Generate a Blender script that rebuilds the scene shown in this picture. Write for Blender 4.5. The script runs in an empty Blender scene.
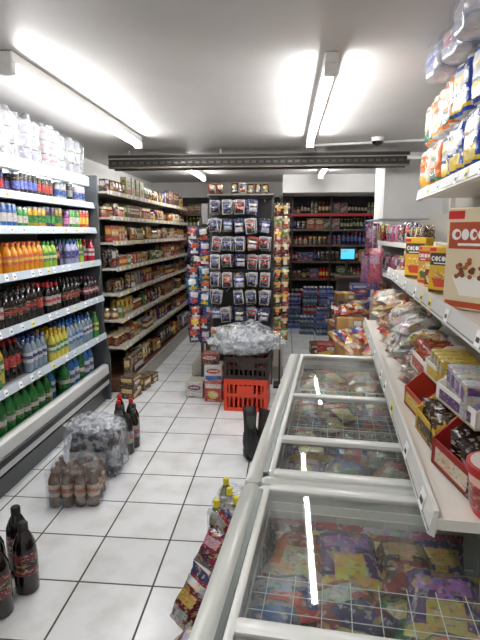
import bpy, math, random
from mathutils import Matrix, Vector, noise
random.seed(11)
rad=math.radians
def C(h):
    h=h.lstrip('#').split('#')[0]; o=[]
    if len(h)==3: h=''.join(a*2 for a in h)
    for i in (0,2,4):
        c=int(h[i:i+2],16)/255
        o.append(c/12.92 if c<=.04045 else ((c+.055)/1.055)**2.4)
    return tuple(o)
def T(x,y,z): return Matrix.Translation((x,y,z))
def RZ(a): return Matrix.Rotation(rad(a),4,'Z')
def RX(a): return Matrix.Rotation(rad(a),4,'X')
def RY(a): return Matrix.Rotation(rad(a),4,'Y')
# ------------------------------------------------------------ materials
MATS={}
def base_mat(name):
    m=bpy.data.materials.new(name); m.use_nodes=True
    nt=m.node_tree; return m,nt,nt.nodes['Principled BSDF']
def pm(name,rough=.5,metal=0,blotch=0,bump=0,bscale=40,coat=0,vs=45,spec=.5,ink=0):
    m,nt,b=base_mat(name); N=nt.nodes; L=nt.links
    at=N.new('ShaderNodeVertexColor'); at.layer_name='Col'
    out=at.outputs['Color']
    tc=N.new('ShaderNodeTexCoord')
    if blotch>0:
        v=N.new('ShaderNodeTexVoronoi'); v.inputs['Scale'].default_value=vs
        L.new(tc.outputs['Object'],v.inputs['Vector'])
        mx=N.new('ShaderNodeMix'); mx.data_type='RGBA'; mx.blend_type='OVERLAY'
        mx.inputs[0].default_value=blotch
        L.new(out,mx.inputs[6]); L.new(v.outputs['Color'],mx.inputs[7]); out=mx.outputs[2]
    if ink>0:
        mp=N.new('ShaderNodeMapping'); mp.inputs['Scale'].default_value=(1,1,2.6)
        L.new(tc.outputs['Object'],mp.inputs[0])
        for sc,th,colr in((55,.62,(.62,.6,.56,1)),(70,.61,(.03,.025,.03,1)),(22,.64,(.65,.4,.08,1))):
            n=N.new('ShaderNodeTexNoise'); n.inputs['Scale'].default_value=sc; n.inputs['Detail'].default_value=1
            ad=N.new('ShaderNodeVectorMath'); ad.inputs[1].default_value=(sc,sc*.3,0); L.new(mp.outputs[0],ad.inputs[0]); L.new(ad.outputs[0],n.inputs['Vector'])
            g_=N.new('ShaderNodeMapRange'); g_.inputs[1].default_value=th-.015; g_.inputs[2].default_value=th+.015; g_.inputs[4].default_value=ink
            L.new(n.outputs['Fac'],g_.inputs[0])
            mx=N.new('ShaderNodeMix'); mx.data_type='RGBA'; mx.inputs[7].default_value=colr
            L.new(g_.outputs[0],mx.inputs[0]); L.new(out,mx.inputs[6]); out=mx.outputs[2]
        hs=N.new('ShaderNodeHueSaturation'); hs.inputs['Saturation'].default_value=.96; hs.inputs['Value'].default_value=.78
        L.new(out,hs.inputs['Color']); out=hs.outputs[0]
    L.new(out,b.inputs['Base Color'])
    b.inputs['Roughness'].default_value=rough; b.inputs['Metallic'].default_value=metal
    b.inputs['Specular IOR Level'].default_value=spec
    b.inputs['Coat Weight'].default_value=coat; b.inputs['Coat Roughness'].default_value=.12
    if bump>0:
        n=N.new('ShaderNodeTexNoise'); n.inputs['Scale'].default_value=bscale; n.inputs['Detail'].default_value=2
        L.new(tc.outputs['Object'],n.inputs['Vector'])
        bp=N.new('ShaderNodeBump'); bp.inputs['Strength'].default_value=bump; bp.inputs['Distance'].default_value=.01
        L.new(n.outputs['Fac'],bp.inputs['Height']); L.new(bp.outputs['Normal'],b.inputs['Normal'])
    MATS[name]=m
pm('film',.25,0,.3,.6,35,.35,ink=.5)
pm('sleeve',.22,0,.05,.7,26,.5)
pm('card',.5,0,.2,0,40,.1,60,ink=.5)
pm('kraft',.8,0,.05,0,40,0,8)
pm('plain',.55)
pm('can',.3,.35,.25,0,40,.3,70,ink=.5)
pm('pet',.1,0,0,0,40,.5)
pm('label',.35,0,.25,0,40,.2,80,ink=.5)
pm('paper',.8,0,0,.3,60)
pm('enamel',.35,0,0,0,40,.2)
pm('steel',.35,.85)
pm('plastic',.4)
def clear(name,tint,alpha,rough,bump=0):
    m,nt,b=base_mat(name); N=nt.nodes; L=nt.links
    N.remove(b); o=N['Material Output']
    t=N.new('ShaderNodeBsdfTransparent'); t.inputs[0].default_value=(*tint,1)
    p=N.new('ShaderNodeBsdfPrincipled'); p.inputs['Base Color'].default_value=(.7,.73,.75,1)
    p.inputs['Roughness'].default_value=rough; p.inputs['Specular IOR Level'].default_value=.8
    mx=N.new('ShaderNodeMixShader'); mx.inputs[0].default_value=alpha
    L.new(t.outputs[0],mx.inputs[1]); L.new(p.outputs[0],mx.inputs[2]); L.new(mx.outputs[0],o.inputs[0])
    if bump:
        n=N.new('ShaderNodeTexNoise'); n.inputs['Scale'].default_value=18; n.inputs['Detail'].default_value=3
        tc=N.new('ShaderNodeTexCoord'); L.new(tc.outputs['Object'],n.inputs['Vector'])
        bp=N.new('ShaderNodeBump'); bp.inputs['Strength'].default_value=bump; bp.inputs['Distance'].default_value=.03
        L.new(n.outputs['Fac'],bp.inputs['Height']); L.new(bp.outputs['Normal'],p.inputs['Normal'])
        cr=N.new('ShaderNodeMapRange'); cr.inputs[1].default_value=.45; cr.inputs[2].default_value=.62
        cr.inputs[3].default_value=alpha*.4; cr.inputs[4].default_value=min(1,alpha*2.2)
        L.new(n.outputs['Fac'],cr.inputs[0]); L.new(cr.outputs[0],mx.inputs[0])
    MATS[name]=m
clear('wrap',(.97,.98,1),.24,.12,.8)
clear('wrap_thin',(.98,.98,1),.08,.1,.8)
m,nt,b=base_mat('lid_glass'); N=nt.nodes; L=nt.links; N.remove(b)
t=N.new('ShaderNodeBsdfTransparent'); t.inputs[0].default_value=(.8,.86,.83,1)
g=N.new('ShaderNodeBsdfGlossy'); g.inputs['Roughness'].default_value=.03; g.inputs[0].default_value=(1,1,1,1)
fr=N.new('ShaderNodeLayerWeight'); fr.inputs[0].default_value=.3
d=N.new('ShaderNodeBsdfDiffuse'); d.inputs[0].default_value=(.7,.74,.74,1)
n=N.new('ShaderNodeTexNoise'); n.inputs['Scale'].default_value=3.5; n.inputs['Detail'].default_value=4
tc=N.new('ShaderNodeTexCoord'); L.new(tc.outputs['Object'],n.inputs['Vector'])
mr=N.new('ShaderNodeMapRange'); mr.inputs[1].default_value=.4; mr.inputs[2].default_value=.75; mr.inputs[3].default_value=.03; mr.inputs[4].default_value=.22
L.new(n.outputs['Fac'],mr.inputs[0])
m1=N.new('ShaderNodeMixShader'); m2=N.new('ShaderNodeMixShader')
fm=N.new('ShaderNodeMath'); fm.operation='MULTIPLY'; fm.inputs[1].default_value=.6; fm.use_clamp=True
L.new(fr.outputs['Fresnel'],fm.inputs[0])
L.new(mr.outputs[0],m1.inputs[0]); L.new(t.outputs[0],m1.inputs[1]); L.new(d.outputs[0],m1.inputs[2])
L.new(fm.outputs[0],m2.inputs[0]); L.new(m1.outputs[0],m2.inputs[1]); L.new(g.outputs[0],m2.inputs[2])
L.new(m2.outputs[0],N['Material Output'].inputs[0]); MATS['lid_glass']=m
def emis(name,col,s):
    m,nt,b=base_mat(name)
    b.inputs['Base Color'].default_value=(*col,1)
    b.inputs['Emission Color'].default_value=(*col,1); b.inputs['Emission Strength'].default_value=s
    MATS[name]=m
emis('tube_glow',(1,.985,.97),84)
emis('case_glow',(.86,.93,1),9)
emis('screen_glow',(.06,.4,.55),1.4)
# ------------------------------------------------------------ builder
class MB:
    def __init__(s): s.v=[];s.f=[];s.c=[];s.m=[];s.s=[];s.ml=[]
    def mi(s,n):
        if n not in s.ml: s.ml.append(n)
        return s.ml.index(n)
    def add(s,M,vs,fs,cols,mat,smooth=False):
        o=len(s.v); s.v.extend([tuple(M@Vector(p)) for p in vs])
        single=not isinstance(cols,list); k=s.mi(mat) if isinstance(mat,str) else None
        for i,f in enumerate(fs):
            s.f.append([o+a for a in f]); s.c.append(cols if single else cols[i])
            s.m.append(k if k is not None else s.mi(mat[i])); s.s.append(smooth)
    def box(s,M,x0,x1,y0,y1,z0,z1,col,mat='enamel'):
        vs=[(x0,y0,z0),(x1,y0,z0),(x1,y1,z0),(x0,y1,z0),(x0,y0,z1),(x1,y0,z1),(x1,y1,z1),(x0,y1,z1)]
        s.add(M,vs,[(0,3,2,1),(4,5,6,7),(0,1,5,4),(1,2,6,5),(2,3,7,6),(3,0,4,7)],col,mat)
    def cbox(s,M,x0,x1,y0,y1,z0,z1,col,mat='card',b=.004):
        def ring(i,z):
            a0,a1,b0,b1=x0+i,x1-i,y0+i,y1-i
            return [(a0+b,b0,z),(a1-b,b0,z),(a1,b0+b,z),(a1,b1-b,z),(a1-b,b1,z),(a0+b,b1,z),(a0,b1-b,z),(a0,b0+b,z)]
        vs=ring(b,z0)+ring(0,z0+b)+ring(0,z1-b)+ring(b,z1)
        fs=[tuple(range(7,-1,-1)),tuple(range(24,32))]
        for r in range(3):
            for i in range(8):
                j=(i+1)%8; fs.append((r*8+i,r*8+j,r*8+8+j,r*8+8+i))
        s.add(M,vs,fs,col,mat)
    def quad(s,M,x0,x1,z0,z1,col,mat='card',y=-.0008):
        s.add(M,[(x0,y,z0),(x1,y,z0),(x1,y,z1),(x0,y,z1)],[(0,1,2,3)],col,mat)
    def disc(s,M,cx,cz,rx,rz,col,mat='card',y=-.0012,n=10,ph=0):
        s.add(M,[(cx+rx*math.cos(6.2832*i/n+ph),y,cz+rz*math.sin(6.2832*i/n+ph)) for i in range(n)],[tuple(range(n))],col,mat)
    def lathe(s,M,prof,seg=10,smooth=True):
        vs=[];fs=[];cs=[];ms=[]
        for r,z,_,_ in prof:
            for i in range(seg):
                a=6.28318*i/seg; vs.append((r*math.cos(a),r*math.sin(a),z))
        for k in range(len(prof)-1):
            for i in range(seg):
                j=(i+1)%seg; fs.append((k*seg+i,k*seg+j,k*seg+seg+j,k*seg+seg+i)); cs.append(prof[k][2]); ms.append(prof[k][3])
        k=len(prof)-1
        fs.append(tuple(k*seg+i for i in range(seg))); cs.append(prof[k][2]); ms.append(prof[k][3])
        fs.append(tuple(range(seg-1,-1,-1))); cs.append(prof[0][2]); ms.append(prof[0][3])
        s.add(M,vs,fs,cs,ms,smooth)
    def rod(s,M,a,b,r,col,mat='steel',seg=6):
        a=Vector(a);b=Vector(b);d=b-a
        q=d.to_track_quat('Z','Y').to_matrix().to_4x4()
        s.lathe(M@Matrix.Translation(a)@q,[(r,0,col,mat),(r,d.length,col,mat)],seg)
    def obj(s,name):
        me=bpy.data.meshes.new(name); me.from_pydata(s.v,[],s.f); 
        for n in s.ml: me.materials.append(MATS[n])
        me.polygons.foreach_set('material_index',s.m); me.polygons.foreach_set('use_smooth',s.s)
        ca=me.color_attributes.new('Col','FLOAT_COLOR','CORNER'); d=[]
        for f,c in zip(s.f,s.c): d.extend((c[0],c[1],c[2],1.0)*len(f))
        ca.data.foreach_set('color',d); me.update()
        if any(s.s):
            try: me.set_sharp_from_angle(angle=rad(40))
            except Exception: pass
        o=bpy.data.objects.new(name,me); bpy.context.scene.collection.objects.link(o); return o
W=C('#e9e9e6'); BL=C('#141416'); RED=C('#c4161c'); SIL=C('#b9bec4'); KR=C('#a8804e'); PW=C('#cfcccb')
# ------------------------------------------------------------ product generators (front = -Y, base z=0)
def bottle(mb,M,h,r,liq,lab,cap,seg=10,lab2=None):
    lab2=lab2 or lab
    mb.lathe(M,[(r*.8,0,liq,'pet'),(r,.03*h,liq,'pet'),(r,.28*h,liq,'pet'),(r*1.01,.30*h,lab,'label'),(r*1.01,.40*h,lab2,'label'),(r*1.01,.50*h,lab,'label'),(r*.98,.6*h,liq,'pet'),(r*.92,.70*h,liq,'pet'),(r*.6,.82*h,liq,'pet'),(r*.36,.89*h,liq,'pet'),(r*.42,.895*h,cap,'plastic'),(r*.42,.985*h,cap,'plastic'),(r*.34,h,cap,'plastic')],seg)
def tin(mb,M,h,r,c1,c2,seg=10,mat='can'):
    mb.lathe(M,[(r*.85,0,SIL,'steel'),(r,.03*h,c1,mat),(r,.28*h,c2,mat),(r,.62*h,c1,mat),(r,.92*h,SIL,'steel'),(r*.84,.985*h,SIL,'steel'),(r*.8,h,SIL,'steel'),(r*.76,.975*h,SIL,'steel')],seg)
def jar(mb,M,h,r,body,lab,cap,seg=10):
    mb.lathe(M,[(r*.9,0,body,'pet'),(r,.04*h,body,'pet'),(r*1.01,.15*h,lab,'label'),(r,.65*h,body,'pet'),(r*.82,.78*h,body,'pet'),(r*.86,.79*h,cap,'plastic'),(r*.86,.98*h,cap,'plastic'),(r*.8,h,cap,'plastic')],seg)
def carton(mb,M,w,d,h,c1,c2,c3,det=1):
    mb.cbox(M,-w/2,w/2,0,d,0,h,c1,'card',min(.004,w*.04))
    t=random.random()
    x=w/2*.9
    if t<.35:
        mb.quad(M,-x,x,h*.68,h*.9,c2); mb.disc(M,0,h*.36,w*.33,h*.2,c3); mb.disc(M,w*.05,h*.38,w*.2,h*.1,c2,y=-.0016)
    elif t<.65:
        mb.disc(M,0,h*.66,w*.4,h*.17,c2); mb.quad(M,-x,x,h*.1,h*.36,c3); mb.quad(M,-x*.6,x*.6,h*.62,h*.7,c1,y=-.0016)
    elif t<.85:
        mb.quad(M,-x,x,h*.4,h*.78,c2); mb.quad(M,-x*.8,x*.8,h*.52,h*.66,c3,y=-.0014)
    else:
        mb.add(M,[(-x,-.001,h*.1),(x,-.001,h*.5),(x,-.001,h*.8),(-x,-.001,h*.45)],[(0,1,2,3)],c2,'card'); mb.disc(M,w*.15,h*.75,w*.2,h*.13,c3,y=-.0016)
    if det:
        for k in range(3):
            mb.quad(M,-x*.7,x*random.uniform(-.1,.7),h*(.05+.03*k),h*(.065+.03*k),W if sum(c1)<1.2 else BL,y=-.0016)
        mb.quad(M@T(w/2,0,0)@RZ(90),d*.1,d*.9,h*.5,h*.85,c2); mb.quad(M@T(-w/2,0,0)@RZ(-90),-d*.9,-d*.1,h*.5,h*.85,c2)
def kbox(mb,M,w,d,h):
    k=random.uniform(.8,1.15); kc=tuple(a*k for a in KR)
    mb.cbox(M,-w/2,w/2,0,d,0,h,kc,'kraft',.003)
    mb.quad(M,-.022,.022,h*.55,h,C('#c9ae80'),'plain'); mb.box(M,-.022,.022,0.001,d-.001,h,h+.0008,C('#c9ae80'),'plain')
    mb.quad(M,-w*.4,-w*.12,h*.15,h*.4,random.choice([BL,RED,C('#2a4a8a')]),'plain'); mb.quad(M,w*.12,w*.38,h*.6,h*.85,W,'plain')
def packet(mb,M,w,h,t,c1,c2,c3,nu=6,nv=8,mat='film',wob=.006):
    vs=[];fs=[];cs=[]; sd=random.uniform(0,99)
    for s in(-1,1):
        for j in range(nv+1):
            for i in range(nu+1):
                U=i/nu*2-1;V=j/nv*2-1
                th=t/2*max(0,1-U**4)**.6*max(0,1-V**4)**.7
                x=U*w/2*(1-.08*(1-V*V)); z=(V+1)/2*h
                if abs(V)>.99: x*=1.02
                n=noise.noise(Vector((x*22+sd,z*22,s*3)))*wob*(1 if th>0 else .4)
                vs.append((x+n*.5,s*th+n,z+(n if abs(V)>.9 else 0)))
    k=(nu+1)*(nv+1)
    for s in(0,1):
        for j in range(nv):
            for i in range(nu):
                a=s*k+j*(nu+1)+i; f=(a,a+1,a+nu+2,a+nu+1)
                fs.append(f if s==0 else f[::-1])
                U=(i+.5)/nu*2-1;V=(j+.5)/nv*2-1
                if abs(V)>.86: c=c3
                elif (U/.8)**2+((V-.3)/.32)**2<1: c=c2
                elif V<-.15 and (U/.6)**2+((V+.45)/.3)**2<1: c=c3
                else: c=c1
                cs.append(c)
    mb.add(M,vs,fs,cs,mat,True)
def rolls(mb,M,n,h,r,c1,c2,levels=1,seg=12):
    for l in range(levels):
        for i in range(n):
            pr=[(r*.9,0,c1,'paper'),(r,.04*h,c1,'paper'),(r*1.005,.3*h,c1,'paper'),(r*1.005,.5*h,c2,'paper'),(r*1.0,.7*h,c1,'paper'),(r,.96*h,c1,'paper')]
            mb.lathe(M@T((i-(n-1)/2)*r*2.02,r,l*(h+.004)),pr+[(r*.92,h,c1,'paper'),(r*.3,h*1.0,C('#877'),'paper'),(r*.28,h*.93,C('#665a50'),'paper')],seg)
def rollpack(mb,M,w,d,h,c1,c2,c3,mat='sleeve'):
    nu,nv=48,16; vs=[];fs=[];cs=[];sd=random.random()*60
    for j in range(nv+1):
        V=j/nv*2-1; e=max(0,1-abs(V)**7)**.35
        for i in range(nu):
            a=6.28318*i/nu; ca,sa=math.cos(a),math.sin(a)
            p=lambda v: math.copysign(abs(v)**.36,v)
            X,Y=p(ca),p(sa)
            sc=1-.09*math.exp(-(min(abs(X),abs(Y))/.16)**2)
            nn=noise.noise(Vector((X*3+sd,Y*3,V*4)))*.045
            k=(.45+.55*e)*(sc+nn)
            vs.append((X*w/2*k,d/2+Y*d/2*k,h/2*(1+V)+nn*.02))
    for j in range(nv):
        for i in range(nu):
            k=(i+1)%nu; fs.append((j*nu+i,j*nu+k,(j+1)*nu+k,(j+1)*nu+i))
            V=(j+.5)/nv*2-1
            ph=((i+.5)/nu*4+.5)%1.0
            col=c1
            if V>.80 or V<-.86: col=PW
            elif ((ph-.5)/.36)**2+((V-.25)/.34)**2<1: col=c2
            elif -.6<V<-.22 and .28<ph<.72: col=c3
            elif -.7<V<-.62: col=c3
            cs.append(col)
    fs.append(tuple(nv*nu+i for i in range(nu))); cs.append(PW); fs.append(tuple(range(nu-1,-1,-1))); cs.append(PW)
    mb.add(M,vs,fs,cs,mat,True)
    for k in range(5): mb.disc(M,-w*.2+k*w*.1,h*.62,w*.035,h*.045,c3,'plain',y=-.003,n=7)
def hull(mb,M,x0,x1,y0,y1,z0,z1,amp=.006,mat='wrap',n=7,col=W):
    vs=[];fs=[]; cx,cy,cz=(x0+x1)/2,(y0+y1)/2,(z0+z1)/2; sx,sy,sz=(x1-x0)/2,(y1-y0)/2,(z1-z0)/2
    nu,nv=4*n,n+3; sd=random.random()*50
    for j in range(nv+1):
        ph=math.pi*(j/nv-.5)
        for i in range(nu):
            th=2*math.pi*i/nu
            p=lambda v,e: math.copysign(abs(v)**e,v)
            x=p(math.cos(ph),.3)*p(math.cos(th),.3); y=p(math.cos(ph),.3)*p(math.sin(th),.3); z=p(math.sin(ph),.3)
            q=Vector((cx+x*sx,cy+y*sy,cz+z*sz)); nn=noise.noise(q*18+Vector((sd,0,0)))*amp
            vs.append((q.x+x*nn,q.y+y*nn,max(z0,q.z+z*nn)))
    for j in range(nv):
        for i in range(nu):
            k=(i+1)%nu; fs.append((j*nu+i,j*nu+k,(j+1)*nu+k,(j+1)*nu+i))
    mb.add(M,vs,fs,col,mat,True)
PAL=[[C(x) for x in t.split()] for t in ['#b8161d #f5d23a #ffffff','#1d3f9b #e8e8ee #d22','#d9a81c #b3261e #fff','#2c7a35 #f1e9c0 #d8231f','#d2c8b0 #b5301f #3a2416','#7a2b86 #f4d34a #fff','#c8601b #fff3d0 #6b1d12','#201c1e #d8a63a #a01818','#d4d4d0 #2060b0 #d8282c','#7c1c1c #e9d9b0 #2b2b2b','#0f6fa5 #fff #f0d030','#4b2c14 #e8c483 #fff','#c84f87 #fff #5b2c80','#b5a782 #5a7e32 #a63a1d','#3b2a60 #d74b27 #eee','#8a5a2c #f0e0b8 #a02018','#2a2a30 #e8e8e8 #c8281c','#5a7a30 #e8e0c0 #3a2a18']]
def fill(mb,M,Ln,D,H,kinds,pal=PAL,rows=2,det=0,gap=.0,mess=3,small=1.0):
    x=0
    while x<Ln-.06:
        if random.random()<gap: x+=random.uniform(.06,.2); continue
        k=random.choice(kinds); p=list(random.choice(pal)); n=random.randint(1,4)
        if random.random()<.2: p=[p[1],p[0],p[2]]
        sh=random.uniform(.5,1.0); p=[tuple(a*sh for a in cc) for cc in p]
        hh=min(H*random.uniform(.72,.96),small*{'carton':random.uniform(.11,.27),'packet':random.uniform(.13,.24),'tin':.11,'jar':random.uniform(.11,.17),'bottle':random.uniform(.2,.3),'flat':random.uniform(.05,.08)}[k])
        w={'carton':hh*random.uniform(.5,.85),'packet':hh*.72,'tin':.076,'jar':.078,'bottle':hh*.28,'flat':random.uniform(.12,.2)}[k]
        if k=='tin': hh=min(.11,H*.9)
        st=2 if k=='tin' and H>.24 else (int(H*.9/hh) if k=='flat' or (k=='carton' and hh<H*.48) else 1)
        st=max(1,min(st,4))
        y0=random.uniform(.005,.06)
        for i in range(n):
            if x+w>Ln: break
            for r in range(rows):
                dy=w if k in('tin','jar','bottle') else {'carton':.07,'packet':.06,'flat':.14}[k]
                if y0+(r+1)*dy>D: break
                if r>0 and k in('carton','flat') and random.random()<.5: continue
                for l in range(st):
                    if l and random.random()<.15: break
                    Q=M@T(x+w/2,y0+r*dy*1.03,l*hh*1.02)@RZ(random.uniform(-mess,mess))
                    if k=='carton': carton(mb,Q,w*.97,dy*.95,hh,p[0],p[1],p[2],det)
                    elif k=='flat': carton(mb,Q,w*.97,dy*.95,hh,p[0],p[1],p[2],0)
                    elif k=='packet': packet(mb,Q@T(0,.03,0)@RX(random.uniform(-6,2)),w,hh,.055,p[0],p[1],p[2],5,6)
                    elif k=='tin': tin(mb,Q@T(0,w/2,0),hh,w*.48,p[0],p[1],8,'label')
                    elif k=='jar': jar(mb,Q@T(0,w/2,0),hh,w*.48,p[2],p[0],p[1],8)
                    else: bottle(mb,Q@T(0,w/2,0),hh,w*.47,p[0],p[1],p[2],8)
            x+=w+.004
I4=Matrix.Identity(4)
# ------------------------------------------------------------ room shell
XL,XR,YB,YF,ZC=-2.4,1.75,9.1,-1.4,2.47
def shell_mat(name,col,rough=.7,var=.06,sc=3):
    m,nt,b=base_mat(name); N=nt.nodes;L=nt.links
    tc=N.new('ShaderNodeTexCoord'); n=N.new('ShaderNodeTexNoise'); n.inputs['Scale'].default_value=sc; n.inputs['Detail'].default_value=5
    L.new(tc.outputs['Object'],n.inputs['Vector'])
    r=N.new('ShaderNodeValToRGB'); r.color_ramp.elements[0].position=.3; r.color_ramp.elements[1].position=.7
    r.color_ramp.elements[0].color=(*[max(0,c-var) for c in col],1); r.color_ramp.elements[1].color=(*[c+var*.4 for c in col],1)
    L.new(n.outputs['Fac'],r.inputs[0]); L.new(r.outputs[0],b.inputs['Base Color']); b.inputs['Roughness'].default_value=rough
    MATS[name]=m
shell_mat('ceiling_paint',(.60,.59,.58),.5,.04,2); shell_mat('wall_paint',(.68,.67,.65)); shell_mat('pillar_paint',(.78,.78,.77))
m,nt,b=base_mat('floor_tiles'); N=nt.nodes;L=nt.links
tc=N.new('ShaderNodeTexCoord'); mp=N.new('ShaderNodeMapping'); mp.inputs['Location'].default_value=(.23,.1,0)
br=N.new('ShaderNodeTexBrick'); br.offset=0; br.squash=1
for k,v in (('Scale',1),('Brick Width',.35),('Row Height',.35),('Mortar Size',.005),('Mortar Smooth',.15),('Bias',0)): br.inputs[k].default_value=v
br.inputs['Color1'].default_value=(.73,.75,.77,1); br.inputs['Color2'].default_value=(.80,.82,.83,1); br.inputs['Mortar'].default_value=(.07,.06,.055,1)
n=N.new('ShaderNodeTexNoise'); n.inputs['Scale'].default_value=5; n.inputs['Detail'].default_value=9
mx=N.new('ShaderNodeMix'); mx.data_type='RGBA'; mx.blend_type='MULTIPLY'; mx.inputs[0].default_value=.4
rp=N.new('ShaderNodeValToRGB'); rp.color_ramp.elements[0].position=.32; rp.color_ramp.elements[0].color=(.62,.58,.52,1); rp.color_ramp.elements[1].position=.55
L.new(tc.outputs['Object'],mp.inputs[0]); L.new(mp.outputs[0],br.inputs['Vector']); L.new(tc.outputs['Object'],n.inputs['Vector'])
L.new(n.outputs['Fac'],rp.inputs[0]); L.new(br.outputs['Color'],mx.inputs[6]); L.new(rp.outputs[0],mx.inputs[7]); L.new(mx.outputs[2],b.inputs['Base Color'])
mr=N.new('ShaderNodeMapRange'); mr.inputs[3].default_value=.22; mr.inputs[4].default_value=.7; L.new(br.outputs['Fac'],mr.inputs[0]); L.new(mr.outputs[0],b.inputs['Roughness'])
bp=N.new('ShaderNodeBump'); bp.inputs['Distance'].default_value=.003; bp.invert=True; L.new(br.outputs['Fac'],bp.inputs['Height']); L.new(bp.outputs[0],b.inputs['Normal'])
MATS['floor_tiles']=m
def shell(name,x0,x1,y0,y1,z0,z1,mat):
    q=MB(); q.box(I4,x0,x1,y0,y1,z0,z1,W,mat); return q.obj(name)
shell('floor',XL,XR,YF,YB,-.1,0,'floor_tiles')
shell('ceiling',XL,XR,YF,YB,ZC,ZC+.1,'ceiling_paint')
shell('wall_left',XL-.1,XL,YF,YB,0,ZC,'wall_paint'); shell('wall_right',XR,XR+.1,YF,YB,0,ZC,'wall_paint')
shell('wall_back',XL,XR,YB,YB+.1,0,ZC,'wall_paint'); shell('wall_front',XL,XR,YF-.1,YF,0,ZC,'wall_paint')
shell('bulkhead_soffit',-.05,XR,8.0,YB,2.2,ZC,'pillar_paint')
shell('wall_pillar',1.1,XR,5.9,6.5,0,ZC,'pillar_paint')
# ------------------------------------------------------------ ceiling lights
def light(x,y0,y1):
    q=MB(); 
    q.cbox(I4,x-.035,x+.035,y0,y1,ZC-.055,ZC,W,'enamel',.006)
    for y in(y0,y1-.03): q.cbox(I4,x-.036,x+.036,y-.01,y+.04,ZC-.11,ZC-.05,W,'enamel',.006)
    q.rod(I4,(x,y0+.03,ZC-.082),(x,y1-.03,ZC-.082),.018,W,'tube_glow',10)
    q.obj('fluorescent_ceiling_light')
light(.215,2.66,4.86); light(-1.37,2.50,4.76); light(-1.25,6.3,7.8); light(.5,6.2,7.6); light(-.6,-.9,1.0)
# ------------------------------------------------------------ cable tray / steel track
q=MB(); DK=C('#2b2927')
x0,x1=-1.9,1.25
for y in(5.42,5.62):
    q.box(I4,x0,x1,y,y+.015,2.28,2.40,DK,'plastic'); q.box(I4,x0,x1,y,y+.05,2.40,2.41,C('#77736c'),'steel'); q.box(I4,x0,x1,y-.012,y+.05,2.27,2.285,C('#8a867e'),'steel')
for i in range(42):
    x=x0+.04+i*.075; q.box(I4,x,x+.045,5.412,5.42,2.315,2.335,C('#6a665f'),'steel')
    q.box(I4,x,x+.03,5.44,5.62,2.385,2.395,DK,'plastic')
q.rod(I4,(x0,5.405,2.365),(x1,5.405,2.365),.007,C('#a5a19a'),'plastic')
q.rod(I4,(x0,5.39,2.30),(.2,5.40,2.285),.006,C('#55504a'),'plastic')
for x in(-1.7,-.7,.3,1.15): q.rod(I4,(x,5.53,2.40),(x,5.53,ZC),.008,SIL)
q.obj('ceiling_cable_tray')
q=MB(); q.rod(I4,(.25,5.25,ZC-.02),(1.5,5.0,ZC-.02),.012,W,'enamel'); q.rod(I4,(1.2,5.3,2.33),(XR,5.3,2.33),.02,W,'enamel'); q.obj('ceiling_conduit')
q=MB(); q.lathe(T(.85,5.0,ZC-.07),[(.02,0,BL,'pet'),(.045,.015,BL,'pet'),(.055,.035,W,'enamel'),(.06,.07,W,'enamel')],14); q.obj('security_camera_dome')
# ------------------------------------------------------------ refrigerated display case (left)
XF=-1.67; Y0,Y1=1.3,4.5
q=MB(); RAIL=C('#b9c6d0'); IN=C('#7f888c')
q.box(I4,-2.36,-2.30,Y0,Y1,.0,2.08,IN); q.box(I4,-2.30,-1.72,Y0,Y1,.12,.24,C('#9fa6aa'))
q.box(I4,-2.30,-1.70,Y0,Y1,.0,.12,C('#3a3d40'))
q.cbox(I4,-1.73,-1.66,Y0,Y1,.16,.36,C('#d2d5d4'),'enamel',.012); q.cbox(I4,-1.665,-1.645,Y0,Y1,.22,.27,C('#26282b'),'plastic',.005)
q.box(I4,-2.36,-1.80,Y0,Y1,2.02,2.08,W); q.cbox(I4,-1.84,-1.76,Y0,Y1,1.995,2.09,C('#dfe6ea'),'enamel',.01)
q.rod(I4,(-1.86,Y0+.05,2.0),(-1.86,Y1-.06,2.0),.012,W,'case_glow',8)
for y in(Y0-.03,Y1-.0):
    q.add(I4,[(x,yy,z) for yy in(y,y+.035) for x,z in((-2.36,0),(-1.66,0),(-1.65,.4),(-1.70,.75),(-1.70,2.1),(-2.36,2.1))],[(0,1,2,3,4,5),(11,10,9,8,7,6)]+[(i,(i+1)%6+0,(i+1)%6+6,i+6) for i in range(6)],C('#4a4e52'),'enamel')
SH=[(1.84,-1.74),(1.62,-1.73),(1.33,-1.70),(1.0,-1.69),(.645,-1.68)]
for z,xf in SH:
    q.box(I4,-2.30,xf,Y0,Y1,z-.022,z-.004,C('#9fa5a8'))
    q.add(I4,[(xf,Y0,z-.035),(xf+.018,Y0,z-.03),(xf+.004,Y0,z+.02),(xf-.006,Y0,z+.02),(xf,Y1,z-.035),(xf+.018,Y1,z-.03),(xf+.004,Y1,z+.02),(xf-.006,Y1,z+.02)],[(0,1,2,3),(7,6,5,4),(0,4,5,1),(1,5,6,2),(2,6,7,3),(3,7,4,0)],RAIL,'enamel')
    y=Y0+.05
    while y<Y1-.08:
        w=.04; lc=random.choice([C('#ffffff'),C('#e4dc8a'),C('#ffffff'),C('#dfe6ec')])
        q.add(I4,[(xf+.0185,y,z-.024),(xf+.0185,y+w,z-.024),(xf+.0085,y+w,z+.014),(xf+.0085,y,z+.014)],[(0,1,2,3)],lc,'plain'); 
        q.add(I4,[(xf+.0172,y+.008,z-.012),(xf+.0172,y+w-.008,z-.012),(xf+.0148,y+w-.008,z-.003),(xf+.0148,y+.008,z-.003)],[(0,1,2,3)],C('#444'),'plain'); y+=random.uniform(.09,.26)
    for yy in(Y0+.02,2.3,3.3,Y1-.03): q.box(I4,-2.30,-2.28,yy,yy+.02,z-.1,z,C('#888888'))
q.obj('refrigerated_display_case')
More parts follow.
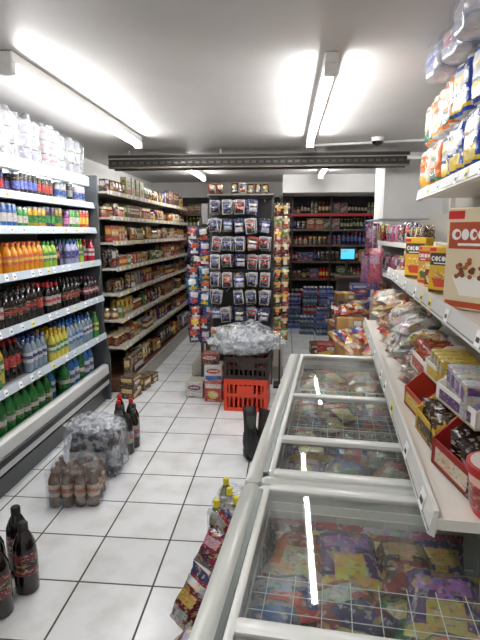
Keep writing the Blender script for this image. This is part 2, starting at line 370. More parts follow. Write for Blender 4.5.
def row(mb,z,xf,r,h,groups,kind,rows=3,y0=Y0+.04,y1=Y1-.03):
    y=y0+r; gi=0; left=0
    while y+r<y1:
        if left<=0:
            g=random.choice(groups); left=random.randint(1,4); hs=random.uniform(.86,1.05); back=random.choice([0,0,0,.03,.07])
        if random.random()<.04: y+=2.04*r; continue
        for k in range(rows):
            Q=T(xf-.012-r-k*2.04*r-back-random.uniform(0,.008),y,z)@RZ(random.uniform(0,90))
            if kind=='can': tin(mb,Q,h*hs,r,g[0],g[1],12)
            else: bottle(mb,Q,h*hs,r,g[0],g[1],g[2],12,g[3] if len(g)>3 else None)
        y+=2.04*r+.004; left-=1
c=lambda s:[C(x) for x in s.split()]
q=MB()
row(q,1.84,-1.74,.028,.165,[c('#1b2a63 #c6ccd6'),c('#15181a #4fae2b'),c('#a9acb0 #b01f5c'),c('#17181b #5a6fd0'),c('#a9a9ae #1d4fa0'),c('#2a7fc0 #d0c8c8'),c('#18181b #c42a2a'),c('#7a4fa3 #e8c9e8'),c('#18181b #8a8a90'),c('#2a4a9a #d02a3a')],'can')
row(q,1.62,-1.73,.031,.16,[c('#d0a41e #2d8c37'),c('#d43b1c #f2d23a'),c('#2f9a3e #f2f2e6'),c('#7f2d92 #ee8ec4'),c('#a8a8aa #d2262b'),c('#c76a17 #ffe38a'),c('#2c6fc0 #f4f4f4'),c('#17181b #d2262b'),c('#4a2a6a #3fae5b')],'can')
q.obj('drink_cans')
q=MB()
row(q,1.33,-1.70,.032,.225,[c('#b8641a #b23a18 #a8161d #e4c02a'),c('#a2203a #d8d4d8 #a8161d #a01f4d'),c('#c9851c #d84a1c #c85a1a #e6c433'),c('#8a8dab #3b3b88 #2143a0'),c('#8aa83a #2f7f3a #1f7a35 #e2e2a0'),c('#b84a7a #e8d8df #c22c6a'),c('#2a1a14 #a8201c #1a1a1a #d8a030'),c('#b89060 #8a2a1c #e8e0d8')],'b')
row(q,1.0,-1.69,.033,.235,[c('#120806 #b4121a #b4121a #e0d8d8'),c('#120806 #a4121a #a4121a #a4121a'),c('#0e0808 #17171a #151515 #b4121a'),c('#0e0808 #a9acb2 #b4121a #b4121a'),c('#14090d #6b1535 #3b1028 #c6b5ba'),c('#120806 #141414 #1a1a1a #8a1018')],'b')
row(q,.645,-1.68,.034,.25,[c('#8e9ca4 #2a6fb8 #2868b0 #d2d8e0'),c('#39823c #c6c04a #2f8a3e #23642d'),c('#c3b74a #2f8a3e #d6b020 #e2e2d6'),c('#b86c80 #e8e0e2 #c23a5a #c05a80'),c('#1a0d0a #18181b #b4121a #b4121a'),c('#c8702a #e2c040 #d85a1a #2f7a3a'),c('#7f94a4 #e0e4e8 #2a50a0 #1a4a9a'),c('#1a0d0a #b4121a #b4121a #b4121a')],'b')
row(q,.245,-1.74,.05,.34,[c('#14702a #d8d02a #c8c21a #157a2a'),c('#14702a #1e6a2c #1f7a34 #d8d8d0'),c('#a81e28 #d2d2d2 #b4121a #901218'),c('#2a68a8 #d6dee4 #2866a8 #205090'),c('#120a08 #b4121a #b4121a #dddddd'),c('#14702a #14702a #c8c21a #c8d0c0'),c('#d8601a #f0e8e0 #e0601a #2f7a3a')],'b')
q.obj('soft_drink_bottles')
q=MB()
y=1.35
while y<4.4:
    M=T(-1.84+random.uniform(-.03,.02),y+.14,2.092)@RZ(90+random.uniform(-4,4)); cc=random.choice(c('#986874 #8c7a7e #79829a #908c8c #808890'))
    for k in range(2): rolls(q,M@T(0,k*.125,0),2,.095,.06,C('#8c8889'),cc,3 if random.random()<.8 else 2,12)
    hull(q,M,-.135,.135,-.012,.26,0,.315,.04,'wrap',8); y+=.27
q.obj('toilet_roll_packs')
# ------------------------------------------------------------ left shelving
q=MB(); SHC=C('#b6b3ab'); LY0,LY1=4.72,8.55; BX=-2.12
q.box(I4,BX-.02,BX,LY0,LY1,0,2.12,C('#4f4a44'))
for y in(LY0,5.9,7.2,LY1-.03): q.box(I4,BX,BX+.04,y,y+.03,0,2.15,C('#b7b3ab'))
q.box(I4,BX,-1.50,LY0,LY1,.02,.14,C('#6b4a3a')); q.box(I4,-1.51,-1.49,LY0,LY1,.0,.16,C('#99948a'))
LS=[(.16,-1.50),(.47,-1.58),(.74,-1.60),(1.0,-1.62),(1.25,-1.62),(1.5,-1.64),(1.74,-1.66),(1.98,-1.68)]
for z,xf in LS[1:]:
    q.box(I4,BX,xf,LY0,LY1,z-.02,z,SHC); q.box(I4,xf,xf+.012,LY0,LY1,z-.03,z+.012,C('#b9b6ae'))
    y=LY0+.05
    while y<LY1-.1: q.box(I4,xf+.012,xf+.014,y,y+.05,z-.022,z+.004,random.choice([W,C('#f2e24a'),W]),'plain'); y+=random.uniform(.1,.25)
    for y in(LY0,5.9,7.2,LY1-.03): q.box(I4,BX,BX+.3,y+.01,y+.014,z-.06,z-.02,SHC)
q.obj('shop_shelving')
q=MB(); LP=[PAL[i] for i in(0,2,6,9,11,7,8,0,13,3,15,1,15,16,17,9,11,5,7,2,0)]
for i,(z,xf) in enumerate(LS):
    H=(LS[i+1][0]-z-.04) if i+1<len(LS) else .24
    M=T(xf-.01,LY0+.03,z)@RZ(90)
    fill(q,M,LY1-LY0-.06,.42,H,['carton','packet','jar','tin','packet'] if i<7 else ['packet','carton'],LP,2,1,.1,8,.85)
q.obj('grocery_packages')
# ------------------------------------------------------------ central gondola + end display
q=MB(); GX0,GX1,GY0,GY1=-1.02,.0,5.35,7.9
q.box(I4,-.52,-.50,GY0,GY1,0,1.9,C('#77726b'))
q.box(I4,GX0,GX1,GY0,GY1,.0,.14,C('#a9a49b'))
q.box(I4,GX0+.2,GX1-.2,GY0-.0,GY0+.02,.14,1.9,C('#4a453f'))
GZ=[.45,.8,1.12,1.42,1.7]
for z in GZ: q.box(I4,GX0+.1,GX1-.1,GY0+.02,GY1,z-.02,z,SHC); q.box(I4,GX0+.09,GX0+.1,GY0+.02,GY1,z-.03,z+.01,W); q.box(I4,GX1-.1,GX1-.09,GY0+.02,GY1,z-.03,z+.01,W)
q.obj('island_shelving')
q=MB()
for z,H in zip([.14]+GZ,[.28,.32,.29,.27,.25,.25]):
    fill(q,T(GX0+.1,GY1-.02,z)@RZ(-90),GY1-GY0-.06,.38,H,['carton','packet','tin'],PAL,1,0)
    fill(q,T(GX1-.1,GY0+.04,z)@RZ(90),GY1-GY0-.06,.38,H,['carton','packet','jar'],PAL,1,0)
q.obj('island_groceries')
q=MB()
q.box(I4,-.90,-.87,5.27,5.30,0,1.75,C('#55524e'),'steel')
q.box(I4,-.98,-.79,5.21,5.34,0,.02,C('#55524e'),'steel')
for j in range(9):
    for i in range(2):
        p=random.choice([PAL[1],PAL[10],PAL[0],PAL[14],PAL[1],PAL[16]])
        packet(q,T(-.95+i*.12+random.uniform(-.02,.02),5.22+random.uniform(-.02,.02),.42+j*.135+random.uniform(-.02,.02))@RZ(random.uniform(-22,22))@RY(random.uniform(-10,10)),.14,.16,.06,p[0],p[1],p[2],5,6)
q.obj('hanging_snack_strip')
DX0,DX1,DY=-.76,-.13,4.98
q=MB(); BK=C('#3d3c3d')
q.box(I4,DX0,DX1,DY+.16,DY+.18,.1,1.93,C('#161516'),'plain')
for x in(DX0-.01,DX1-.01): q.box(I4,x,x+.025,DY+.15,DY+.19,0,1.97,C('#5d5a56'),'steel')
for z in(.3,.8,1.2,1.6,1.93): q.box(I4,DX0,DX1,DY+.145,DY+.16,z,z+.02,C('#5a5856'),'steel')
q.box(I4,DX0,DX1,DY-.15,DY+.18,.08,.12,C('#bdb9b1')); q.box(I4,DX0,DX1,DY-.1,DY+.16,.5,.52,W); q.box(I4,DX0,DX1,DY-.112,DY-.1,.485,.53,W)
PJ=[.70+j*.175 for j in range(7)]
for z in PJ:
    for i in range(5):
        x=DX0+.07+i*.122; q.rod(I4,(x,DY+.15,z+.145),(x,DY-.12,z+.15),.003,SIL)
q.box(I4,DX0-.01,DX1+.01,DY-.02,DY+.2,1.95,1.965,C('#6d6a66'))
q.obj('end_display_rack')
q=MB(); BP=[c('#d8d8e0 #1a1a34 #3b4b8a'),c('#141a30 #c0c4dc #5a66a0'),c('#cad0e0 #2a2a34 #a82222'),c('#1a2f88 #d0d0dc #222222'),c('#d4d4d0 #1a1a2a #2a3a8a'),c('#1a1c20 #bfc3d8 #2a50a0'),c('#d8d8de #16161a #b22222'),c('#a81c22 #e0dcd8 #1a1a1a')]
for j,z in enumerate(PJ):
    g0=random.choice(BP)
    for i in range(5):
        if random.random()<.05: continue
        g=g0 if random.random()<.3 else random.choice(BP)
        yo=random.choice([-.10,-.10,-.07,-.03])
        for k in range(3):
            M=T(DX0+.07+i*.122+random.uniform(-.01,.01),DY+yo+k*.045,z)@RY(random.uniform(-9,9))@RZ(random.uniform(-16,16))
            hh=random.uniform(.115,.15)
            q.cbox(M,-.047,.047,0,.004,.155-hh,.155,g[0],'card',.0015)
            packet(q,M@T(0,-.012,.155-hh+.008),.08,hh*.6,.034,g[1],g[2],g[1],4,4)
            q.quad(M,-.04,.04,.112,.134,g[2]); q.quad(M,-.03,.02,.138,.145,BL,y=-.001)
q.obj('blister_packs')
q=MB()
fill(q,T(DX0+.02,DY-.1,.522),.57,.22,.17,['packet','carton'],[PAL[6],PAL[8],PAL[4],PAL[16]],1,1)
fill(q,T(DX0+.02,DY-.14,.122),.57,.22,.3,['carton'],[PAL[0],PAL[8],PAL[4]],1,1)
q.obj('boxed_groceries')
q=MB()
fill(q,T(DX0,DY,1.967),.6,.18,.12,['packet','carton'],[PAL[7],PAL[9],PAL[16],PAL[11]],1,1,.3,20,.6)
q.obj('rack_top_packages')
q=MB()
for j in range(11):
    for i in range(2):
        p=random.choice([PAL[k] for k in(7,9,16,11,15,13,3,0)])
        packet(q,T(-.07+i*.075,5.02+i*.05,.5+j*.125)@RZ(random.uniform(-10,25)),.08,.13,.035,p[0],p[1],p[2],4,5)
q.box(I4,-.05,-.03,5.08,5.1,0,1.95,BK,'steel'); q.box(I4,-.10,.06,5.0,5.2,0,.02,BK,'steel')
q.obj('clip_strip_display')
# ------------------------------------------------------------ crates
def crate(M,w,d,h,col):
    q=MB()
    for z0,z1 in((0,.035),(h*.45,h*.55),(h-.05,h)):
        q.box(M,0,w,0,.014,z0,z1,col,'plastic'); q.box(M,0,w,d-.014,d,z0,z1,col,'plastic'); q.box(M,0,.014,.014,d-.014,z0,z1,col,'plastic'); q.box(M,w-.014,w,.014,d-.014,z0,z1,col,'plastic')
    n=9
    for i in range(n+1):
        x=i*(w-.016)/n; t=.03 if i in(0,n) else .016
        x=min(x,w-t)
        for y in(0.001,d-.015): q.box(M,x,x+t,y,y+.012,.03,h-.03,col,'plastic')
        y=min(i*(d-.016)/n,d-t)
        for x2 in(0.001,w-.014): q.box(M,x2,x2+.012,y,y+t,.03,h-.03,col,'plastic')
    q.box(M,.01,w-.01,.01,d-.01,.005,.015,col,'plastic')
    q.box(M,w*.3,w*.7,-.003,.0,h*.56,h*.8,col,'plastic')
    return q
OR=C('#cc3a1a')
CM=T(-.53,4.3,0)@RZ(-3); crate(CM,.39,.33,.3,OR).obj('plastic_crate')
crate(CM@T(0,0,.302),.40,.34,.2,C('#2a1c1a')).obj('plastic_crate')
q=MB()
for i in range(4):
    for j in range(3): 
        bottle(q,CM@T(.07+i*.085,.08+j*.09,.325),.16,.036,C('#2a1a14'),RED,RED,8)
        bottle(q,CM@T(.07+i*.085,.08+j*.09,.03),.24,.036,C('#a0301a'),C('#d23a18'),W,8)
q.obj('crated_bottles')
def blob(q,M,rx,ry,rz,mat='wrap',sub=3,amp=.15,col=W):
    vs=[];fs=[];n=28;k=16;sd=random.random()*30
    for j in range(k+1):
        ph=math.pi*(j/k-.5)
        for i in range(n):
            th=6.28318*i/n; p=Vector((math.cos(ph)*math.cos(th),math.cos(ph)*math.sin(th),math.sin(ph)))
            s=1+amp*noise.noise(p*2.6+Vector((sd,0,0)))+amp*.5*noise.noise(p*7+Vector((sd,3,0)))
            vs.append((p.x*rx*s,p.y*ry*s,max(0,(p.z*rz*s+rz*.85))))
    for j in range(k):
        for i in range(n):
            a=(i+1)%n; fs.append((j*n+i,j*n+a,(j+1)*n+a,(j+1)*n+i))
    q.add(M,vs,fs,col,mat,True)
q=MB(); blob(q,CM@T(.17,.17,.505),.32,.21,.15,amp=.35); blob(q,CM@T(.16,.2,.505),.28,.18,.13,amp=.35); blob(q,CM@T(.17,.19,.505),.22,.14,.10,'paper',amp=.5,col=C('#c4c6c8')); blob(q,CM@T(.08,.15,.505),.12,.10,.11,'paper',amp=.5,col=C('#d4d6d8'))
for i in range(6): packet(q,CM@T(.04+i*.05,.08+.04*(i%3),.506)@RZ(random.uniform(-30,30))@RX(random.uniform(-30,10)),.12,.14,.04,C('#cfd0cc'),C('#a9acb0'),C('#e2e2e2'),5,5,'paper')
q.obj('plastic_bag_bundle')
q=MB()
carton(q,T(-.66,4.52,0)@RZ(-6),.17,.2,.2,RED,W,C('#f2d23a')); carton(q,T(-.66,4.54,.2)@RZ(4),.17,.2,.15,W,RED,C('#2a60b0'))
carton(q,T(-.86,4.62,0)@RZ(-4),.17,.2,.16,C('#d9d3c8'),C('#7a2b86'),W); carton(q,T(-.7,4.58,.352),.16,.16,.1,C('#8c1c1c'),W,BL)
q.obj('stacked_cartons')
# ------------------------------------------------------------ floor bottles left
q=MB()
P=T(-1.2,2.62,0)@RZ(8)
for i in range(4):
    for j in range(3): bottle(q,P@T(-.13+i*.075,.02+j*.078,0),.24,.036,C('#5a3a1c'),C('#c9b080'),C('#6a5642'),12,C('#a02a1c'))
hull(q,P,-.18,.15,-.03,.23,0,.235,.01,'wrap_thin'); hull(q,P,-.185,.155,-.035,.235,0,.245,.02,'wrap_thin')
P=T(-1.24,2.98,0)@RZ(5)
for i in range(4):
    for j in range(3): bottle(q,P@T(-.12+i*.08,.02+j*.083,0),.3,.037,C('#2a1a14'),C('#8a8e92'),C('#7a7e82'),12,C('#6a7680'))
hull(q,P,-.18,.18,-.04,.25,0,.33,.03); blob(q,P@T(0,.1,.29),.18,.15,.055,'wrap',amp=.4); hull(q,P,-.19,.19,-.05,.26,0,.34,.05,'wrap_thin')
q.obj('shrink_wrapped_bottle_pack')
q=MB()
for (x,y) in ((-1.12,3.36),(-1.2,3.42),(-1.11,3.47),(-1.22,3.54),(-1.14,3.58),(-1.28,3.64),(-1.2,3.7),(-1.32,3.78)):
    bottle(q,T(x,y,0),.30,.042,C('#1a0e0a'),C('#7f8a90'),random.choice([C('#2a2a2c'),C('#2a2a2c'),RED]),12,random.choice([C('#4b7a50'),C('#a0181c')]))
for (x,y) in ((-1.3,1.72),(-1.18,1.78),(-1.27,1.9),(-1.14,1.93),(-1.24,2.05)):
    bottle(q,T(x,y,0),.335,.052,C('#140a09'),C('#6e1014'),C('#1b1b1c'),16,C('#1b1516'))
q.obj('cola_bottles')
q=MB()
for i,(x,y,w,h) in enumerate(((-1.42,4.60,.18,.12),(-1.42,4.60,.17,.1),(-1.39,4.86,.16,.14),(-1.37,5.1,.15,.1))):
    carton(q,T(x,y,.12 if i==1 else 0)@RZ(80),w,.14,h,*random.choice([PAL[11],PAL[9],PAL[15]]))
q.obj('floor_cartons')
# ------------------------------------------------------------ right side frame
R=RZ(-5.4)
GR=C('#c6c9c4')
def freezer(v0,v1,panes):
    q=MB(); u0,u1=-.24,.46; zt=.87
    q.box(R,u0+.02,u1,v0,v1,.06,.12,W); 
    for a,b_,c_,d_ in((u0+.02,u0+.07,v0,v1),(u1-.05,u1,v0,v1),(u0+.07,u1-.05,v0,v0+.05),(u0+.07,u1-.05,v1-.05,v1)): q.box(R,a,b_,c_,d_,.12,zt-.03,W)
    q.box(R,u0+.06,u1-.04,v0+.04,v1-.04,.12,.36,C('#e8eef0'))
    q.box(R,u0+.05,u1-.03,v0+.05,v1-.05,0,.06,BL,'plastic')
    for a,b_,c_,d_ in((u0,u0+.048,v0,v1),(u1-.05,u1+.005,v0,v1),(u0+.048,u1-.05,v0,v0+.04),(u0+.048,u1-.05,v1-.045,v1)): q.cbox(R,a,b_,c_,d_,zt-.05,zt,GR,'enamel',.009)
    for a,b_ in((u0+.050,u0+.064),(u1-.068,u1-.052)): q.box(R,a,b_,v0+.04,v1-.045,zt-.03,zt+.006,C('#6f7674'),'steel')
    q.cbox(R,u0+.066,u0+.084,v0+.04,v1-.045,zt-.02,zt+.012,C('#e4e6e3'),'enamel',.004)
    for (a,b_,dz) in panes:
        q.add(R,[(u0+.085,a,zt+.003+dz),(u1-.066,a,zt+.003+dz),(u1-.066,b_,zt+.003+dz),(u0+.085,b_,zt+.003+dz)],[(0,1,2,3)],W,'lid_glass')
        q.cbox(R,u0+.083,u1-.06,a-.018,a+.018,zt-.008+dz,zt+.012+dz,C('#dadcd8'),'enamel',.004)
        q.cbox(R,u0+.083,u1-.06,b_-.018,b_+.016,zt-.008+dz,zt+.012+dz,C('#dadcd8'),'enamel',.004)
    n=int((v1-v0)/.5)
    for k in range(n+1):
        v=v0+.06+k*(v1-v0-.12)/n
        for z in(.5,.62,.70,.82): q.rod(R,(u0+.08,v,z),(u1-.06,v,z),.003,W,'enamel',5)
        for i in range(9):
            u=u0+.09+i*.062; q.rod(R,(u,v,.42),(u,v,.82),.002,W,'enamel',4)
    for z in(.70,.82):
        for u in(u0+.085,u1-.065): q.rod(R,(u,v0+.06,z),(u,v1-.06,z),.003,W,'enamel',5)
    for i in range(int((v1-v0-.1)/.06)):
        v=v0+.06+i*.06
        for u in(u0+.085,u1-.065): q.rod(R,(u,v,.5),(u,v,.82),.002,W,'enamel',4)
    for v in [v0+.3+i*.05 for i in range(int((v1-v0-.5)/.05))][:9]: q.rod(R,(u0+.09,v,.835),(u1-.07,v,.835),.0011,W,'enamel',4)
    for i in range(8): q.rod(R,(u0+.12+i*.06,v0+.28,.833),(u0+.12+i*.06,min(v1-.08,v0+.72),.833),.0011,W,'enamel',4)
    q.obj('chest_freezer')
freezer(.30,1.36,[(.345,.80,.0),(.80,1.32,.005)])
freezer(1.375,2.98,[(1.42,1.68,.0),(1.66,2.14,.010),(2.16,2.92,.0)])
FP=[c('#2b1a60 #c8952a #a82a5a'),c('#1a3a90 #b0b0c4 #c83a2a'),c('#981a18 #d4b53a #b8b8b8'),c('#1a7028 #b2b080 #c8801a'),c('#b8661a #a82018 #c8b890'),c('#4d1d6a #a870b8 #d4b53a'),c('#848696 #2a5ab0 #2f9440'),c('#10265a #b8a040 #a8201e'),c('#881820 #b4b4b0 #2a2a60'),c('#b89020 #a8201e #2f7a3a'),c('#5a2c18 #c89a60 #8a1a18'),c('#1c5a30 #b82018 #d8c080'),c('#9a8a6a #7a2a18 #3a5a2a')]
q=MB()
for v0,v1 in((.36,1.32),(1.43,2.93)):
    for lay in range(3):
        v=v0+.0
        while v<v1-.10:
            u=-.15
            while u<.22+.02:
                w=random.uniform(.12,.2);h=random.uniform(.15,.24); p=random.choice(FP)
                if v+h*.95>v1: h=(v1-v)
                z=.655+lay*.045+random.uniform(0,.014)
                if h>.07: packet(q,R@T(min(u+w/2,.36-w/2),v,z+.02)@RZ(random.uniform(-32,32) if h<.2 else random.uniform(-12,12))@RX(-90+random.uniform(-6,6)),w,h,.05,p[0],p[1],p[2],8,9)
                u+=w*.9
            v+=.145
    for i in range(4):
        p=random.choice(FP); packet(q,R@T(-.09+i*.13,v1-.13,.67)@RX(-42),.13,.17,.045,p[0],p[1],p[2],8,9)
q.obj('frozen_food_bags')
# right shelving
q=MB(); UB=.80; ZM=1.34
q.box(R,UB,UB+.02,.3,3.7,0,2.2,C('#8f8c84'))
for v in(.3,1.4,2.55,3.67): q.box(R,UB-.03,UB,v,v+.03,0,2.2,SHC)
RS=[(1.83,.50,.6,3.25),(ZM,.39,.45,3.68),(.975,.245,1.08,3.68)]
for z,uf,a,b_ in RS:
    q.box(R,uf,UB,a,b_,z-.03,z-.004,C('#dedbd2'))
    q.add(R,[(uf-.002,a,z-.05),(uf-.018,a,z-.042),(uf-.006,a,z+.016),(uf+.004,a,z+.016),(uf-.002,b_,z-.05),(uf-.018,b_,z-.042),(uf-.006,b_,z+.016),(uf+.004,b_,z+.016)],[(0,1,2,3),(7,6,5,4),(0,4,5,1),(1,5,6,2),(2,6,7,3),(3,7,4,0)],C('#d8d8d4'),'enamel')
    q.box(R,uf-.0175,uf-.015,a,b_,z-.034,z-.030,C('#8a8c8c'),'plain')
    v=a+.08
    while v<b_-.1:
        q.add(R,[(uf-.0185,v,z-.034),(uf-.0185,v+.05,z-.034),(uf-.0095,v+.05,z+.008),(uf-.0095,v,z+.008)],[(3,2,1,0)],random.choice([C('#ffffff'),C('#e8dc6c'),C('#ffffff'),C('#ffffff')]),'plain')
        q.add(R,[(uf-.0175,v+.008,z-.022),(uf-.0175,v+.04,z-.022),(uf-.0145,v+.04,z-.009),(uf-.0145,v+.008,z-.009)],[(3,2,1,0)],C('#333'),'plain'); v+=random.uniform(.14,.4)
q.obj('wall_shelving')
q=MB()
def RF(u,v,z): return R@T(u,v,z)@RZ(-90)
KB=c('#16409c #d8d8d8 #e8c83a'); KO=c('#d8743a #e8e0d0 #2a6a50'); KW=c('#c0c4cc #2a50b0 #c83a2a'); KP=c('#d0c4b8 #d8602a #e8a23a')
cols=[(KW,KW),(KW,KP),(KP,KW),(KW,KB),(KW,KB),(KB,KB),(KB,KB),(KB,KO),(KO,KP),(KP,KO)]
v=.72
for lo,hi in cols:
    for l,kk in enumerate((lo,hi)):
        rollpack(q,RF(.49+random.uniform(0,.02),v+.125,1.832+l*.242)@RZ(random.uniform(-4,4)),.252,.27,.242,*kk)
    v+=.254
q.obj('kitchen_roll_packs')
q=MB()
for v in(1.25,1.53,1.81,2.09,2.37,2.65):
    M=RF(.43+random.uniform(-.03,.02),v,2.318)@RZ(random.uniform(-8,8))
    rollpack(q,M,.27,.28,.135,C('#c4c4c8'),random.choice([C('#7a86b8'),C('#c890a0'),C('#c4c4c8')]),C('#a8acc0'))
    hull(q,M,-.14,.14,-.015,.29,0,.142,.02,'wrap_thin')
q.obj('toilet_roll_packs')
q=MB()
def pic_box(M,w,d,h,base,hdr,blob_c,acc):
    q.cbox(M,-w/2,w/2,0,d,0,h,base,'plain',.004)
    q.quad(M,-w*.45,w*.45,h*.60,h*.86,hdr,'plain')
    for k,(rx,dx) in enumerate(((.075,-.33),(.06,-.19),(.06,-.06),(.075,.08),(.05,.2),(.06,.32))):
        q.disc(M,dx*w,h*.74,rx*w,h*.055,W,'plain',y=-.0014,n=12)
        if k%2==0: q.disc(M,dx*w+.02*w,h*.74,rx*w*.55,h*.03,hdr,'plain',y=-.0018,n=10)
    q.quad(M,-w*.3,w*.3,h*.63,h*.655,W,'plain',y=-.0014)
    q.add(M,[(-w*.36,-.0014,h*.33),(-w*.22,-.0014,h*.14),(w*.22,-.0014,h*.14),(w*.36,-.0014,h*.33)],[(0,1,2,3)],acc,'plain')
    for k in range(34): q.disc(M,random.uniform(-.32,.32)*w,h*random.uniform(.32,.5),w*.04,h*.024,random.choice([blob_c,tuple(a*.6 for a in blob_c),tuple(min(1,a*1.5) for a in blob_c)]),'plain',y=-.0018-k*.00004,n=7)
    q.quad(M,-w*.45,w*.45,h*.02,h*.08,hdr,'plain'); q.quad(M,-w*.48,-w*.22,h*.89,h*.97,RED,'plain')
    N_=M@T(-w/2,0,0)@RZ(-90); q.quad(N_,-d*.9,-d*.1,h*.3,h*.9,hdr,'plain')
    for k in range(6): q.quad(N_,-d*.8,-d*.2,h*(.05+.035*k),h*(.068+.035*k),BL,'plain')
pic_box(RF(.46,1.76,ZM)@RZ(40),.24,.08,.34,C('#d8c8a8'),C('#a8441c'),C('#8a4a20'),C('#e8e4dc'))
pic_box(RF(.45,1.32,ZM)@RZ(12),.21,.075,.31,C('#e0d8c4'),C('#6c3a1c'),C('#a8652a'),C('#c04020'))
pic_box(RF(.45,2.24,ZM)@RZ(38),.13,.06,.2,C('#d8ac18'),C('#3a2a2a'),C('#c8a468'),C('#c04020'))
pic_box(RF(.48,2.06,ZM)@RZ(30),.11,.06,.15,C('#c8bca8'),C('#6a3a28'),C('#c8a070'),C('#8a5030'))
pic_box(RF(.45,2.95,ZM)@RZ(38),.15,.06,.23,C('#d8ac18'),C('#3a2a1a'),C('#d8b478'),C('#c04020'))
pic_box(RF(.46,2.70,ZM)@RZ(30),.10,.06,.19,C('#c89424'),C('#b02018'),C('#e8c488'),C('#406020'))
pic_box(RF(.46,2.50,ZM)@RZ(34),.09,.05,.14,C('#8a2018'),C('#d8c020'),C('#e8c488'),C('#d0c8b0'))
fill(q,RF(.63,3.6,ZM),2.9,.15,.32,['carton'],[PAL[2],PAL[4],PAL[11],PAL[15]],1,1)
fill(q,RF(.45,3.62,ZM),.6,.17,.2,['packet','carton'],[PAL[2],PAL[6],PAL[4]],1,1,.1,15)
q.obj('cereal_boxes')
q=MB()
def tray(M,w,d,h,col,inner,lip):
    q.box(M,-w/2,w/2,0,d,0,.006,inner,'kraft')
    q.box(M,-w/2,w/2,0,.005,0,h*.55,col,'plain'); q.box(M,-w/2,w/2,d-.005,d,0,h,col,'plain')
    for s in(-1,1):
        x=s*w/2; q.add(M,[(x,0,0),(x,d,0),(x,d,h),(x,d*.3,h),(x,0,h*.55),(x-s*.004,0,0),(x-s*.004,d,0),(x-s*.004,d,h),(x-s*.004,d*.3,h),(x-s*.004,0,h*.55)],[(0,1,2,3,4),(9,8,7,6,5),(4,3,8,9),(3,2,7,8),(0,4,9,5)],col,'plain')
    q.quad(M,-w*.4,w*.4,h*.1,h*.42,lip,'card')
tray(RF(.31,1.26,.975)@RZ(14),.22,.22,.13,C('#8c1418'),C('#7a5a3a'),C('#d8c9b0'))
tray(RF(.29,1.52,.975)@RZ(6),.20,.22,.12,C('#c09a1e'),C('#6a4828'),C('#2a1a12'))
tray(RF(.29,1.76,.975)@RZ(8),.2,.2,.12,C('#a83018'),C('#6a4828'),C('#e2c23a'))
tray(RF(.34,1.40,1.108)@RZ(10),.26,.24,.09,C('#e4e0d8'),C('#b9a888'),C('#5a2a6a'))
tray(RF(.35,1.70,1.10)@RZ(6),.26,.24,.10,C('#e4e0d8'),C('#b9a888'),C('#d8b820'))
tray(RF(.34,2.0,1.05)@RZ(3),.26,.24,.13,C('#e4e0d8'),C('#b9a888'),C('#b83020'))
for i in range(5): packet(q,RF(.37,1.18+i*.05,.985)@RZ(random.uniform(60,110)),.10,.10,.04,C('#2a1410'),C('#7a1418'),C('#c9a24a'),6,7)
for i in range(4): packet(q,RF(.34,1.45+i*.045,.985)@RZ(random.uniform(60,110)),.10,.10,.04,C('#3a2414'),C('#c89a1e'),C('#a01818'),6,7)
for i in range(4): carton(q,RF(.41,1.32+i*.055,1.115)@RZ(90),.13,.045,.10,C('#b8b6b8'),C('#6a3a8a'),C('#c8a0d0'))
for i in range(4): carton(q,RF(.41,1.62+i*.05,1.107)@RZ(90),.12,.04,.09,C('#c8a820'),C('#c0bcb0'),C('#a02018'))
for i in range(4): packet(q,RF(.40,1.92+i*.05,1.057)@RZ(90),.12,.12,.04,C('#b04020'),C('#e8dcc0'),C('#d8b040'),6,7)
BR=[c('#b88850 #e2d4b8 #a04a20'),c('#a87038 #d8d0c0 #a8201e'),c('#c8b288 #b84a20 #d4c8b0'),c('#a8621a #d4b53a #e0d0c0'),c('#c8b8a0 #b88a50 #8a5a38'),c('#c8b4a0 #c8a070 #8a5a30'),c('#7a2a18 #e0d0b0 #d8a030'),c('#c0b8b0 #d8d4d0 #a09888'),c('#b8925a #d8d0c4 #c8c0b8')]
v=2.16
while v<3.62:
    for l in range(4):
        p=random.choice(BR); M=RF(.29+random.uniform(0,.05),v+random.uniform(-.02,.02),1.0+l*.052)@RZ(random.uniform(-35,35))@RX(-78+random.uniform(-12,12))
        packet(q,M,.12,.16,.06,p[0],p[1],p[2],7,8)
        if random.random()<.4: packet(q,M@T(0,0,-.006),.135,.175,.072,W,W,W,7,8,'wrap')
    v+=.12
q.obj('snack_and_bakery_goods')
q=MB()
tub=[(.055,0,RED,'plastic'),(.064,.02,C('#a8242a'),'label'),(.068,.075,C('#d8b0a0'),'plain'),(.07,.095,C('#a8242a'),'plastic'),(.076,.10,C('#a8242a'),'plastic'),(.076,.118,C('#a8242a'),'plastic'),(.068,.12,C('#c8c0b8'),'plastic')]
q.lathe(RF(.385,1.12,.975),tub,24); q.obj('plastic_tub')
q=MB()
q.box(I4,1.36,1.38,3.9,5.85,0,1.75,C('#a5a199'))
for z in(.12,.5,.85,1.2,1.5): q.box(I4,.98,1.36,3.9,5.85,z-.02,z,SHC); q.box(I4,.97,.98,3.9,5.85,z-.03,z+.01,W)
q.obj('bakery_shelving')
q=MB()
for z,H in((.12,.32),(.5,.3),(.85,.3),(1.2,.25),(1.5,.3)):
    fill(q,T(.99,5.83,z)@RZ(-90),1.9,.3,H,['packet'],BR+[PAL[5],PAL[12],PAL[0]] if z<1.1 else [PAL[12],PAL[5],PAL[0],PAL[14],PAL[16],PAL[11]],2,0,.05,12,.85)
q.obj('bagged_snacks')
q=MB()
random.seed(5)
